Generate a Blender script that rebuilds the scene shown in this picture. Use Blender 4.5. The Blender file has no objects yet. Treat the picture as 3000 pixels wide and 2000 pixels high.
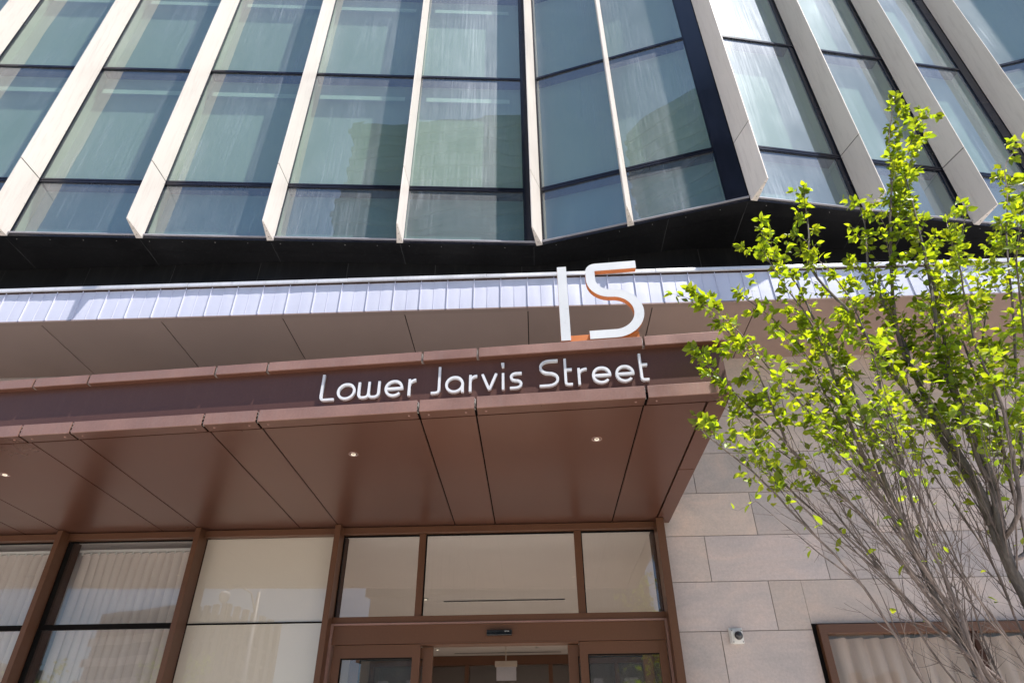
import bpy, bmesh, math, random
from mathutils import Vector, Matrix
R = math.radians
rnd = random.Random(11)
SUNE, SKYE = 9.5, .175
scene = bpy.context.scene
COL = scene.collection

# ------------------------------------------------------------------ helpers
class MB:
    def __init__(s):
        s.v = []; s.f = []; s.sm = []; s.col = []
    def quad(s, a, b, c, d, col=None, smooth=False):
        n = len(s.v); s.v += [tuple(a), tuple(b), tuple(c), tuple(d)]
        s.f.append((n, n+1, n+2, n+3)); s.sm.append(smooth); s.col.append(col)
    def poly(s, pts, col=None):
        n = len(s.v); s.v += [tuple(p) for p in pts]
        s.f.append(tuple(range(n, n+len(pts)))); s.sm.append(False); s.col.append(col)
    def hexa(s, p, col=None):
        # p: 8 points, bottom 4 ccw then top 4
        n = len(s.v); s.v += [tuple(q) for q in p]
        for f in ((3,2,1,0),(4,5,6,7),(0,1,5,4),(1,2,6,5),(2,3,7,6),(3,0,4,7)):
            s.f.append(tuple(n+i for i in f)); s.sm.append(False); s.col.append(col)
    def box(s, x0, x1, y0, y1, z0, z1, col=None):
        s.hexa([(x0,y0,z0),(x1,y0,z0),(x1,y1,z0),(x0,y1,z0),(x0,y0,z1),(x1,y0,z1),(x1,y1,z1),(x0,y1,z1)], col)
    def prism(s, pts, z0, z1, col=None):
        # pts plan polygon, ccw seen from above
        n = len(pts); b = len(s.v)
        s.v += [(p[0],p[1],z0) for p in pts] + [(p[0],p[1],z1) for p in pts]
        fs = [tuple(b+i for i in reversed(range(n))), tuple(b+n+i for i in range(n))]
        fs += [(b+i, b+(i+1)%n, b+n+(i+1)%n, b+n+i) for i in range(n)]
        for f in fs: s.f.append(f); s.sm.append(False); s.col.append(col)
    def tube(s, pts, rad, k=6, cap=True):
        pts = [Vector(p) for p in pts]; n = len(pts); b = len(s.v)
        t0 = (pts[1]-pts[0]).normalized()
        up = Vector((0,0,1)) if abs(t0.z) < .9 else Vector((1,0,0))
        side = t0.cross(up).normalized()
        for i, p in enumerate(pts):
            t = (pts[min(i+1,n-1)]-pts[max(i-1,0)]).normalized()
            side = (side - t*side.dot(t)).normalized(); w = t.cross(side)
            r = rad[i] if isinstance(rad, (list, tuple)) else rad
            for j in range(k):
                a = 2*math.pi*j/k
                s.v.append(tuple(p + side*math.cos(a)*r + w*math.sin(a)*r))
        for i in range(n-1):
            for j in range(k):
                s.f.append((b+i*k+j, b+i*k+(j+1)%k, b+(i+1)*k+(j+1)%k, b+(i+1)*k+j)); s.sm.append(True); s.col.append(None)
        if cap:
            s.f.append(tuple(b+(n-1)*k+j for j in range(k))); s.sm.append(False); s.col.append(None)
            s.f.append(tuple(b+j for j in reversed(range(k)))); s.sm.append(False); s.col.append(None)
    def lathe(s, prof, c, axis='z', k=24):
        # prof list of (r,h); axis z (h up) or y (h toward -y)
        b = len(s.v)
        for r, h in prof:
            for j in range(k):
                a = 2*math.pi*j/k
                if axis == 'z': s.v.append((c[0]+r*math.cos(a), c[1]+r*math.sin(a), c[2]+h))
                else: s.v.append((c[0]+r*math.cos(a), c[1]-h, c[2]+r*math.sin(a)))
        for i in range(len(prof)-1):
            for j in range(k):
                s.f.append((b+i*k+j, b+i*k+(j+1)%k, b+(i+1)*k+(j+1)%k, b+(i+1)*k+j)); s.sm.append(True); s.col.append(None)
        s.f.append(tuple(b+(len(prof)-1)*k+j for j in range(k))); s.sm.append(True); s.col.append(None)
    def build(s, name, mat, parent=None, bevel=0, label=None, cat=None, group=None, kind=None):
        me = bpy.data.meshes.new(name)
        me.from_pydata(s.v, [], s.f); me.update()
        me.polygons.foreach_set('use_smooth', s.sm)
        if any(c is not None for c in s.col):
            at = me.color_attributes.new('tint', 'FLOAT_COLOR', 'CORNER')
            for p, c in zip(me.polygons, s.col):
                c = c or (1,1,1)
                for li in p.loop_indices: at.data[li].color = (c[0], c[1], c[2], 1)
        me.materials.append(mat)
        bm = bmesh.new(); bm.from_mesh(me)
        if bevel:
            bmesh.ops.remove_doubles(bm, verts=bm.verts, dist=1e-5)
            es = [e for e in bm.edges if len(e.link_faces) == 2 and e.calc_face_angle(0) > .5]
            bmesh.ops.bevel(bm, geom=es, offset=bevel, segments=2, affect='EDGES', profile=.6)
        bmesh.ops.recalc_face_normals(bm, faces=bm.faces) if not getattr(s, 'keep', False) else None
        bm.to_mesh(me); bm.free()
        o = bpy.data.objects.new(name, me); COL.objects.link(o)
        if parent: o.parent = parent
        if label: o['label'] = label
        if cat: o['category'] = cat
        if group: o['group'] = group
        if kind: o['kind'] = kind
        return o

def thing(name, label, cat, loc=(0,0,0), group=None, kind=None):
    o = bpy.data.objects.new(name, None); COL.objects.link(o); o.empty_display_size = .1
    o['label'] = label; o['category'] = cat
    if group: o['group'] = group
    if kind: o['kind'] = kind
    return o

# ------------------------------------------------------------------ materials
def nt(name):
    m = bpy.data.materials.new(name); m.use_nodes = True
    t = m.node_tree; t.nodes.clear()
    return m, t, t.nodes, t.links
def N(ns, typ, **kw):
    n = ns.new(typ)
    for k, v in kw.items():
        if k.startswith('i_'): n.inputs[k[2:].replace('_', ' ')].default_value = v
        else: setattr(n, k, v)
    return n
def coords(ns, ls, scale=(1,1,1), rot=(0,0,0)):
    tc = ns.new('ShaderNodeTexCoord'); mp = ns.new('ShaderNodeMapping')
    mp.inputs['Scale'].default_value = scale; mp.inputs['Rotation'].default_value = rot
    ls.new(tc.outputs['Object'], mp.inputs['Vector']); return mp.outputs['Vector']
def noise(ns, ls, vec, scale=5, detail=4, rough=.55, dist=0):
    n = ns.new('ShaderNodeTexNoise'); n.inputs['Scale'].default_value = scale; n.inputs['Detail'].default_value = detail
    n.inputs['Roughness'].default_value = rough; n.inputs['Distortion'].default_value = dist
    ls.new(vec, n.inputs['Vector']); return n.outputs['Fac']
def ramp(ns, ls, fac, stops):
    r = ns.new('ShaderNodeValToRGB'); el = r.color_ramp.elements
    while len(el) < len(stops): el.new(.5)
    for e, (p, c) in zip(el, stops):
        e.position = p; e.color = (c[0], c[1], c[2], 1) if isinstance(c, (tuple, list)) else (c, c, c, 1)
    ls.new(fac, r.inputs['Fac']); return r.outputs['Color']
def mixc(ns, ls, fac, a, b, mode='MIX'):
    m = ns.new('ShaderNodeMix'); m.data_type = 'RGBA'; m.blend_type = mode
    for sock, v in ((m.inputs[0], fac), (m.inputs[6], a), (m.inputs[7], b)):
        if hasattr(v, 'is_linked') or hasattr(v, 'links'): ls.new(v, sock)
        else: sock.default_value = v if not isinstance(v, tuple) else (v[0], v[1], v[2], 1)
    return m.outputs[2]

def paint(name, col, rough=.45, metal=0., var=.12, vscale=(1.2,1.2,1.2), fine=.04, bump=.0, spec=.5, dirt=None, dirt_amt=.3, rvar=.1, pvar=.05):
    m, t, ns, ls = nt(name)
    out = ns.new('ShaderNodeOutputMaterial'); p = ns.new('ShaderNodeBsdfPrincipled'); ls.new(p.outputs[0], out.inputs[0])
    v = coords(ns, ls, vscale)
    a = noise(ns, ls, v, 1.6, 5, .6)
    c0 = tuple(x*(1-var) for x in col); c1 = tuple(min(1, x*(1+var)) for x in col)
    c = ramp(ns, ls, a, [(.3, c0), (.7, c1)])
    v2 = coords(ns, ls, (1,1,1))
    if fine:
        g = noise(ns, ls, v2, 70, 2, .5)
        c = mixc(ns, ls, 1.0, c, ramp(ns, ls, g, [(.3, 1-fine), (.7, 1+fine)]), 'MULTIPLY')
    oi = ns.new('ShaderNodeObjectInfo')
    c = mixc(ns, ls, 1.0, c, ramp(ns, ls, oi.outputs['Random'], [(0., 1-pvar), (1., 1+pvar)]), 'MULTIPLY')
    if dirt:
        v3 = coords(ns, ls, (9, 9, .8)); dn = noise(ns, ls, v3, 2.2, 6, .7)
        f = ramp(ns, ls, dn, [(.5, 0.), (.75, dirt_amt)])
        c = mixc(ns, ls, f, c, dirt)
    ls.new(c, p.inputs['Base Color'])
    rr = ramp(ns, ls, a, [(.3, max(.02, rough-rvar)), (.7, rough+rvar)])
    ls.new(rr, p.inputs['Roughness'])
    p.inputs['Metallic'].default_value = metal
    p.inputs['Specular IOR Level'].default_value = spec
    if bump:
        b = ns.new('ShaderNodeBump'); b.inputs['Strength'].default_value = bump; b.inputs['Distance'].default_value = .01
        ls.new(noise(ns, ls, v2, 1.5, 2, .5), b.inputs['Height']); ls.new(b.outputs[0], p.inputs['Normal'])
    return m

def glass(name, tint, ior=1.5, dirt=.1, dirtcol=(.75,.78,.8), wave=.05, streak=True, gloss=1.0, base_dirt=.03, wscale=1.0, extra=0.0, haze=0.0):
    """thin pane: fresnel reflection over tinted see-through, with a film of dried rain dirt"""
    m, t, ns, ls = nt(name)
    out = ns.new('ShaderNodeOutputMaterial')
    tr = ns.new('ShaderNodeBsdfTransparent'); tr.inputs[0].default_value = (*tint, 1)
    gl = ns.new('ShaderNodeBsdfGlossy'); gl.inputs['Roughness'].default_value = 0.0; gl.inputs[0].default_value = (gloss, gloss, gloss, 1)
    bp_ = ns.new('ShaderNodeBump'); bp_.inputs['Strength'].default_value = wave; bp_.inputs['Distance'].default_value = .05
    vv = coords(ns, ls, (1, 1, .6)); ls.new(noise(ns, ls, vv, 1.5*wscale, 1, .4), bp_.inputs['Height'])
    ls.new(bp_.outputs[0], gl.inputs['Normal'])
    fr = ns.new('ShaderNodeFresnel'); ge = ns.new('ShaderNodeNewGeometry'); io = ns.new('ShaderNodeMapRange')
    io.inputs['To Min'].default_value = ior; io.inputs['To Max'].default_value = 1/ior; ls.new(ge.outputs['Backfacing'], io.inputs['Value']); ls.new(io.outputs[0], fr.inputs['IOR'])
    mx = ns.new('ShaderNodeMixShader')
    ad = ns.new('ShaderNodeMath'); ad.operation = 'ADD'; ad.inputs[1].default_value = extra; ad.use_clamp = True
    ls.new(fr.outputs[0], ad.inputs[0])
    ls.new(ad.outputs[0], mx.inputs[0]); ls.new(tr.outputs[0], mx.inputs[1]); ls.new(gl.outputs[0], mx.inputs[2])
    df = ns.new('ShaderNodeBsdfDiffuse'); df.inputs[0].default_value = (*dirtcol, 1)
    dg = ns.new('ShaderNodeBsdfGlossy'); dg.inputs['Roughness'].default_value = .54; dg.inputs[0].default_value = (.9,.95,1,1)
    dm = ns.new('ShaderNodeMixShader'); dm.inputs[0].default_value = haze; ls.new(df.outputs[0], dm.inputs[1]); ls.new(dg.outputs[0], dm.inputs[2])
    mx2 = ns.new('ShaderNodeMixShader'); ls.new(mx.outputs[0], mx2.inputs[1]); ls.new(dm.outputs[0], mx2.inputs[2])
    if streak:
        v = coords(ns, ls, (85, 85, 1.1)); n1 = noise(ns, ls, v, 1.0, 4, .68)
        v2 = coords(ns, ls, (1.2, 1.2, .5)); n2 = noise(ns, ls, v2, 1.1, 3, .6)
        v3 = coords(ns, ls, (1, 1, 1)); n3 = noise(ns, ls, v3, 60, 1, .5)
        s1 = ramp(ns, ls, n1, [(.38, .1), (.56, .5), (.72, 1.2)])
        s2 = ramp(ns, ls, n2, [(.38, .12), (.66, 1.)])
        s3 = ramp(ns, ls, n3, [(.70, 0.), (.76, .5)])
        mu = ns.new('ShaderNodeMath'); mu.operation = 'MULTIPLY'; ls.new(s1, mu.inputs[0]); ls.new(s2, mu.inputs[1])
        a1 = ns.new('ShaderNodeMath'); a1.operation = 'MULTIPLY_ADD'; ls.new(mu.outputs[0], a1.inputs[0]); a1.inputs[1].default_value = dirt; a1.inputs[2].default_value = base_dirt
        a2 = ns.new('ShaderNodeMath'); a2.operation = 'MULTIPLY_ADD'; ls.new(s3, a2.inputs[0]); a2.inputs[1].default_value = dirt*.8; ls.new(a1.outputs[0], a2.inputs[2])
        ls.new(a2.outputs[0], mx2.inputs[0])
    else:
        mx2.inputs[0].default_value = base_dirt
    ls.new(mx2.outputs[0], out.inputs[0])
    return m

M = {}
M['brown'] = paint('bronze_paint', (.15,.065,.042), .42, .25, .06, (.5,.5,.5), .05, spec=.5, rvar=.05, dirt=(.2,.13,.11), dirt_amt=.12)
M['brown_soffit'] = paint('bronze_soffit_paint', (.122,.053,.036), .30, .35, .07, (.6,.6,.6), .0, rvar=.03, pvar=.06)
M['brown_lip'] = paint('weathered_bronze_sunlit', (.30,.17,.14), .42, .25, .12, (1.5,1.5,1.5), .06, dirt=(.30,.24,.22), dirt_amt=.25)  # base lightened for sun on the lip fronts; the streaks are weathering
M['brown_frame'] = paint('storefront_bronze', (.125,.054,.028), .42, .2, .07, (.6,.6,.6), .05, rvar=.05)
M['brown_dark'] = paint('dark_bronze', (.045,.021,.015), .75, 0, spec=.15)
M['sign_panel'] = paint('sign_panel_bronze', (.110,.050,.039), .38, .25, .06, (.5,.5,.5), .05, dirt=(.16,.09,.07), dirt_amt=.2)
M['soffit_up'] = paint('taupe_soffit_paint', (.36,.262,.232), .36, .3, .06, (.6,.6,.6), .0, rvar=.03)
M['black'] = paint('black_panel', (.010,.010,.011), .38, 0., .3, (1,1,1), .1, spec=.25, dirt=(.05,.05,.05), dirt_amt=.25)
M['blackgloss'] = paint('black_glossy_metal', (.010,.011,.022), .22, .0, .3, (.7,.7,.7), .1, spec=.6, dirt=(.05,.05,.07), dirt_amt=.2)
M['sealant'] = paint('dusty_sealant', (.045,.045,.047), .8)
M['gap'] = paint('shadow_gap', (.006,.005,.005), .8, spec=.1)
M['cream'] = paint('cream_metal', (.76,.70,.645), .42, .0, .025, (.8,.8,.5), .015, dirt=(.50,.44,.40), dirt_amt=.5, spec=.4)
M['band'] = paint('silver_standing_seam', (.66,.67,.80), .40, .15, .03, (4,4,1.2), .012, bump=.02, rvar=.05)
M['cap'] = paint('pale_coping', (.74,.74,.78), .4, .3, .05, (2,2,2), .03, dirt=(.35,.34,.36), dirt_amt=.3)
M['sill'] = paint('grey_sill', (.42,.42,.47), .45, .2)
M['white_face'] = paint('white_sign_face', (.66,.68,.71), .35, 0, .02, (3,3,3), .015, spec=.5)
M['letter'] = paint('white_letter', (.66,.67,.71), .4, 0, .03, (3,3,3), .02)
M['orange'] = paint('orange_return', (.52,.155,.036), .45, 0, .1, (3,3,3), .03)
M['white_plastic'] = paint('white_plastic', (.72,.71,.69), .35, 0, .04, (8,8,8), .02)
M['steel'] = paint('screw_steel', (.55,.53,.5), .4, .6)
M['screw'] = paint('dark_screw', (.05,.045,.04), .5, .3)
M['bead'] = paint('ceiling_plaster', (.64,.595,.57), .7, 0, .03)
M['floor_in'] = paint('lobby_floor', (.55,.50,.45), .4)
M['wall_in'] = paint('lobby_wall', (.42,.36,.31), .6)
M['panel_in'] = paint('backpainted_glass', (.78,.695,.61), .5, 0, .03, (.5,.5,.5), .01)
M['blind'] = paint('blind_fabric', (.47,.52,.46), .8, 0, .03, (.5,.5,.5), .03)
M['jamb'] = paint('reveal_lining', (.50,.56,.47), .6, 0, .05)
M['spandrel'] = paint('spandrel_lining', (.28,.38,.44), .7, 0, .05)
M['light_strip'] = paint('pale_light_strip', (.72,.78,.70), .7)  # pale colour stands for a bright strip of light
M['pole'] = paint('galvanised_pole', (.4,.4,.4), .5, .4)

M['glassA'] = glass('curtain_wall_glass', (.60,.73,.67), 2.15, .20, base_dirt=.075, wave=.10, extra=.03, haze=.72, dirtcol=(.60,.68,.76))
M['glassL'] = glass('storefront_glass', (.88,.88,.87), 1.52, .04, base_dirt=.012, wave=.05, dirtcol=(.6,.6,.6), extra=.065)
M['glassR'] = glass('shaded_window_glass', (.92,.90,.88), 1.45, .03, base_dirt=.012, wave=.04, dirtcol=(.6,.58,.56), extra=.0)
M['glassP'] = glass('spandrel_glass_front', (.92,.92,.90), 1.5, .0, base_dirt=.0, wave=.02, streak=False, extra=.045)

def stone_mat():
    m, t, ns, ls = nt('sandstone_cladding')
    out = ns.new('ShaderNodeOutputMaterial'); p = ns.new('ShaderNodeBsdfPrincipled'); ls.new(p.outputs[0], out.inputs[0])
    at = ns.new('ShaderNodeAttribute'); at.attribute_name = 'tint'
    v = coords(ns, ls, (1,1,1)); 
    v2 = coords(ns, ls, (.8,1,1.5), (0,R(24),0))
    big = noise(ns, ls, v2, 1.8, 7, .62, 1.1)
    c = ramp(ns, ls, big, [(.28,(.48,.43,.415)), (.5,(.57,.49,.458)), (.70,(.65,.53,.475))])
    fine = noise(ns, ls, v, 55, 5, .7)
    c = mixc(ns, ls, 1., c, ramp(ns, ls, fine, [(.3,.90),(.7,1.08)]), 'MULTIPLY')
    v4 = coords(ns, ls, (1,1,14), (0,R(-14),0)); vein = noise(ns, ls, v4, 1.3, 5, .7)
    c = mixc(ns, ls, 1., c, ramp(ns, ls, vein, [(.35,.975),(.65,1.025)]), 'MULTIPLY')
    sp = noise(ns, ls, v, 230, 1, .5)
    c = mixc(ns, ls, 1., c, ramp(ns, ls, sp, [(.26,.72),(.32,1.)]), 'MULTIPLY')
    c = mixc(ns, ls, 1., c, at.outputs['Color'], 'MULTIPLY')
    ls.new(c, p.inputs['Base Color']); p.inputs['Roughness'].default_value = .72; p.inputs['Specular IOR Level'].default_value = .25
    b = ns.new('ShaderNodeBump'); b.inputs['Strength'].default_value = .25; b.inputs['Distance'].default_value = .004
    ls.new(fine, b.inputs['Height']); ls.new(b.outputs[0], p.inputs['Normal'])
    return m
M['stone'] = stone_mat()
M['mortar'] = paint('joint_grey', (.20,.18,.165), .9)

def fabric(name, c0, c1, trans=.25):
    m, t, ns, ls = nt(name)
    out = ns.new('ShaderNodeOutputMaterial'); d = ns.new('ShaderNodeBsdfDiffuse'); tl = ns.new('ShaderNodeBsdfTranslucent')
    v = coords(ns, ls, (5,5,.35)); n = noise(ns, ls, v, 2, 4, .6); c = ramp(ns, ls, n, [(.3,c0),(.7,c1)])
    g = noise(ns, ls, coords(ns, ls, (1,1,1)), 300, 2, .5); c = mixc(ns, ls, 1., c, ramp(ns, ls, g, [(.3,.93),(.7,1.06)]), 'MULTIPLY')
    ls.new(c, d.inputs[0]); ls.new(c, tl.inputs[0])
    mx = ns.new('ShaderNodeMixShader'); mx.inputs[0].default_value = trans
    ls.new(d.outputs[0], mx.inputs[1]); ls.new(tl.outputs[0], mx.inputs[2]); ls.new(mx.outputs[0], out.inputs[0])
    return m
M['curtain'] = fabric('sheer_curtain', (.84,.745,.69), (.92,.83,.78))
M['curtain_grey'] = fabric('grey_curtain', (.60,.50,.44), (.72,.60,.53))

def leaf_mat():
    m, t, ns, ls = nt('young_leaf')
    out = ns.new('ShaderNodeOutputMaterial')
    at = ns.new('ShaderNodeAttribute'); at.attribute_name = 'tint'
    c = mixc(ns, ls, 1., (.14,.24,.018), at.outputs['Color'], 'MULTIPLY')
    ct = mixc(ns, ls, 1., (.48,.66,.012), at.outputs['Color'], 'MULTIPLY')
    p = ns.new('ShaderNodeBsdfPrincipled'); ls.new(c, p.inputs['Base Color']); p.inputs['Roughness'].default_value = .42; p.inputs['Specular IOR Level'].default_value = .45
    g = noise(ns, ls, coords(ns, ls, (1,1,1)), 90, 2, .5)
    b = ns.new('ShaderNodeBump'); b.inputs['Strength'].default_value = .3; b.inputs['Distance'].default_value = .004; ls.new(g, b.inputs['Height']); ls.new(b.outputs[0], p.inputs['Normal'])
    tl = ns.new('ShaderNodeBsdfTranslucent'); ls.new(ct, tl.inputs[0])
    mx = ns.new('ShaderNodeMixShader'); mx.inputs[0].default_value = .5
    ls.new(p.outputs[0], mx.inputs[1]); ls.new(tl.outputs[0], mx.inputs[2]); ls.new(mx.outputs[0], out.inputs[0])
    return m
M['leaf'] = leaf_mat()
def bark_mat(name, a, b_):
    m, t, ns, ls = nt(name)
    out = ns.new('ShaderNodeOutputMaterial'); p = ns.new('ShaderNodeBsdfPrincipled'); ls.new(p.outputs[0], out.inputs[0])
    n = noise(ns, ls, coords(ns, ls, (1,1,.3)), 22, 6, .7); n2 = noise(ns, ls, coords(ns, ls, (1,1,1)), 2.5, 3, .6)
    c = ramp(ns, ls, n, [(.32,a),(.7,b_)])
    c = mixc(ns, ls, 1., c, ramp(ns, ls, n2, [(.3,.7),(.7,1.25)]), 'MULTIPLY')
    ls.new(c, p.inputs['Base Color']); p.inputs['Roughness'].default_value = .7
    b = ns.new('ShaderNodeBump'); b.inputs['Strength'].default_value = .7; b.inputs['Distance'].default_value = .006
    ls.new(n, b.inputs['Height']); ls.new(b.outputs[0], p.inputs['Normal'])
    return m
M['bark'] = bark_mat('rough_bark', (.05,.04,.034), (.22,.185,.16))
M['twig'] = bark_mat('smooth_twig_bark', (.045,.032,.027), (.27,.21,.185))

def ground_mat(name, c0, c1, scale=3, grid=None):
    m, t, ns, ls = nt(name)
    out = ns.new('ShaderNodeOutputMaterial'); p = ns.new('ShaderNodeBsdfPrincipled'); ls.new(p.outputs[0], out.inputs[0])
    v = coords(ns, ls); n = noise(ns, ls, v, scale, 6, .65); c = ramp(ns, ls, n, [(.3,c0),(.7,c1)])
    if grid:
        br = ns.new('ShaderNodeTexBrick'); ls.new(v, br.inputs['Vector']); br.inputs['Scale'].default_value = 1/grid
        br.inputs['Color1'].default_value = (1,1,1,1); br.inputs['Color2'].default_value = (.9,.9,.9,1); br.inputs['Mortar'].default_value = (.4,.4,.4,1)
        br.inputs['Mortar Size'].default_value = .008; br.offset = 0
        c = mixc(ns, ls, 1., c, br.outputs['Color'], 'MULTIPLY')
    ls.new(c, p.inputs['Base Color']); p.inputs['Roughness'].default_value = .85
    return m
M['pavement'] = ground_mat('pavement_concrete', (.56,.515,.46), (.66,.61,.55), 3, 1.5)
M['asphalt'] = ground_mat('asphalt', (.15,.142,.132), (.20,.19,.175), 12)
M['ground'] = ground_mat('city_ground', (.10,.10,.09), (.16,.15,.14), .5)
M['markings'] = ground_mat('road_paint', (.6,.6,.58), (.8,.8,.78), 20)
M['conc_light'] = paint('pale_concrete', (.50,.47,.44), .8)
M['conc_grey'] = paint('grey_concrete', (.25,.26,.25), .8)
M['tower_band'] = paint('dull_tower_concrete', (.085,.105,.09), .8)
M['tower_glass'] = paint('tower_window_glass', (.03,.05,.055), .1, 0, .3, spec=.8)
M['tower_green'] = paint('tower_green_glass', (.03,.055,.045), .15, 0, .3, spec=.8)
M['tower_blue'] = paint('tower_blue_glass', (.10,.16,.22), .1, 0, .3, spec=.8)
def emit(name, col, st):
    m, t, ns, ls = nt(name); out = ns.new('ShaderNodeOutputMaterial'); e = ns.new('ShaderNodeEmission')
    e.inputs[0].default_value = (*col, 1); e.inputs[1].default_value = st; ls.new(e.outputs[0], out.inputs[0]); return m
M['lamp'] = emit('lit_lamp', (1,.86,.66), 1.3)
# ------------------------------------------------------------------ street and ground
mb = MB(); mb.quad((-1500,-1500,-.16),(1500,-1500,-.16),(1500,1500,-.16),(-1500,1500,-.16)); mb.build('ground', M['ground'], kind='structure')
mb = MB(); mb.box(-80,80,-4.0,30,-.155,0); mb.build('pavement', M['pavement'], kind='structure')
mb = MB(); mb.box(-80,80,-4.18,-4.004,-.155,.004); mb.build('kerb', M['conc_light'], kind='structure')
mb = MB(); mb.quad((-80,-19.0,-.15),(80,-19.0,-.15),(80,-4.18,-.15),(-80,-4.18,-.15)); mb.build('road', M['asphalt'], kind='structure')
mb = MB()
for i in range(-13, 14): mb.quad((i*6,-11.66,-.146),(i*6+3,-11.66,-.146),(i*6+3,-11.54,-.146),(i*6,-11.54,-.146))
mb.build('road_markings', M['markings'], kind='structure')
mb = MB(); mb.box(-80,80,-26,-19.004,-.155,0); mb.build('far_pavement', M['pavement'], kind='structure')

# ------------------------------------------------------------------ the building
BLD = thing('office_building', 'glass-fronted building with cream vertical fins above a sandstone and bronze ground floor', 'building')

# ---- sandstone cladding
OPEN = [(-19.5,1.262,-1,3.748), (2.505,19.5,-1,2.79)]
def subtract(r, o):
    x0,x1,z0,z1 = r; a0,a1,b0,b1 = o
    if a0>=x1 or a1<=x0 or b0>=z1 or b1<=z0: return [r]
    out = []
    if x0 < a0: out.append((x0,a0,z0,z1))
    if x1 > a1: out.append((a1,x1,z0,z1))
    m0, m1 = max(x0,a0), min(x1,a1)
    if z0 < b0: out.append((m0,m1,z0,b0))
    if z1 > b1: out.append((m0,m1,b1,z1))
    return out
SR={}; H = .4353; g = .0035
for k in range(-7, 8):
    z0 = 2.742+H*k; z1 = z0+H
    if z1 > 5.66: z1 = 5.66
    if z1-z0 < .02: continue
    z0 = max(z0, 0.0)
    off = 1.675 if k in (-1,) or k % 2 == 1 else 2.20
    if k < 0 and k != -1: off = 1.675 if k % 2 else 2.2
    x = off-1.11*10
    while x < 9:
        rs = [(x, x+1.11, z0, z1)]
        for o in OPEN: rs = [q for r in rs for q in subtract(r, o)]
        w = rnd.random(); k2=rnd.uniform(-.05,.05); tint = (.82+.24*w+k2*.5, .83+.20*w, .84+.17*w-k2)
        for (a,b,c,d) in rs:
            if b-a < .02 or d-c < .02: continue
            mb=SR.setdefault(0 if a<1.26 else 1, MB()); mb.box(a+(g if a==x else 0), b-g, 6.5+rnd.uniform(0,.0012), 6.53, c+g, d-g, tint)
        x += 1.11
for mb in SR.values(): mb.build('stone_cladding', M['stone'], BLD)
mb = MB()
for (a,b,c,d) in [(-10,9.4,3.76,5.66),(1.27,2.51,0,3.76),(2.51,9.4,2.80,3.76)]: mb.box(a,b,6.508,6.75,c,d)
mb.build('wall_backing', M['mortar'], BLD)

# ---- storefront
fr = MB(); inn = MB()
MULX = [(-1.945,-1.89),(-3.335,-3.284),(-4.725,-4.674),(-6.115,-6.064),(-7.505,-7.454),(-8.9,-8.85)]
for a,b in MULX:
    fr.box(a,b,6.32,6.50,0,3.746)
fr.box(1.193,1.262,6.32,6.502,0,3.746); fr.box(1.262,1.268,6.32,6.497,0,3.746)
xs = [-8.85]+[v for a,b in reversed(MULX[:-1]) for v in (a,b)]+[1.193]
for i in range(0, len(xs)-1, 2):
    fr.box(xs[i]+.001, xs[i+1]-.001, 6.425,6.505,3.682,3.744)
fr.box(-1.13,-1.066,6.468,6.51,2.912,3.681); fr.box(.398,.466,6.468,6.51,2.912,3.681)
fr.box(-1.889,1.192,6.45,6.56,2.853,2.911)
fr.build('storefront_frame', M['brown_frame'], BLD, bevel=.0015)
for a,b in MULX: m=MB(); m.box(a-.006,b+.006,6.507,6.66,0,3.70); m.build('inner_mullion', M['brown_dark'], BLD)
m=MB(); m.box(1.187,1.275,6.507,6.77,0,3.72); m.build('inner_mullion', M['brown_dark'], BLD)
mb = MB(); mb.box(-1.889,1.192,6.435,6.56,2.836,2.851); mb.box(-1.889,-1.868,6.435,6.56,0,2.835); mb.box(1.172,1.192,6.435,6.56,0,2.835)
mb.build('door_surround_trim', M['brown_lip'], BLD)
mb = MB(); mb.box(-1.867,1.171,6.455,6.60,2.676,2.835); mb.box(-1.05,.38,6.452,6.60,2.662,2.674)
mb.build('door_header', M['brown_frame'], BLD, bevel=.001)
# black gaskets
mb = MB()
for a,b in [(-4.673,-3.336),(-6.063,-4.726),(-7.453,-6.116)]:
    mb.box(a,b,6.48,6.52,2.852,2.896); mb.box(a,b,6.49,6.52,3.672,3.681)
    mb.box(a,a+.014,6.46,6.52,0,3.67)
mb.box(-3.283,-1.946,6.497,6.53,2.876,2.887)
for a,b in [(-1.889,-1.131),(-1.065,.397),(.467,1.192)]: mb.box(a,b,6.485,6.51,3.668,3.681); mb.box(a,a+.010,6.485,6.51,2.912,3.668)
mb.build('black_gasket', M['gap'], BLD)
# glass panes
def win(name, x0,x1,z0,z1,y=6.505, mat='glassL', par=BLD):
    m = MB(); m.keep=True; m.quad((x0,y,z0),(x1,y,z0),(x1,y,z1),(x0,y,z1)); return m.build(name, M[mat], par)
for a,b in [(-4.66,-3.336),(-6.05,-4.726),(-7.44,-6.116)]:
    win('window_pane', a,b,2.896,3.672); win('window_pane', a,b,0.1,2.852)
for a,b in [(-1.879,-1.13),(-1.055,.398),(.476,1.193)]: win('transom_pane', a,b,2.911,3.668)
for z0,z1 in [(2.888,3.681),(0.1,2.875)]:
    m = MB(); m.box(-3.283,-1.946,6.512,6.53,z0,z1); pz = m.build('spandrel_panel', M['panel_in'], BLD)
    win('pane', -3.283,-1.946,z0,z1,6.506,'glassP', pz)
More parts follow.
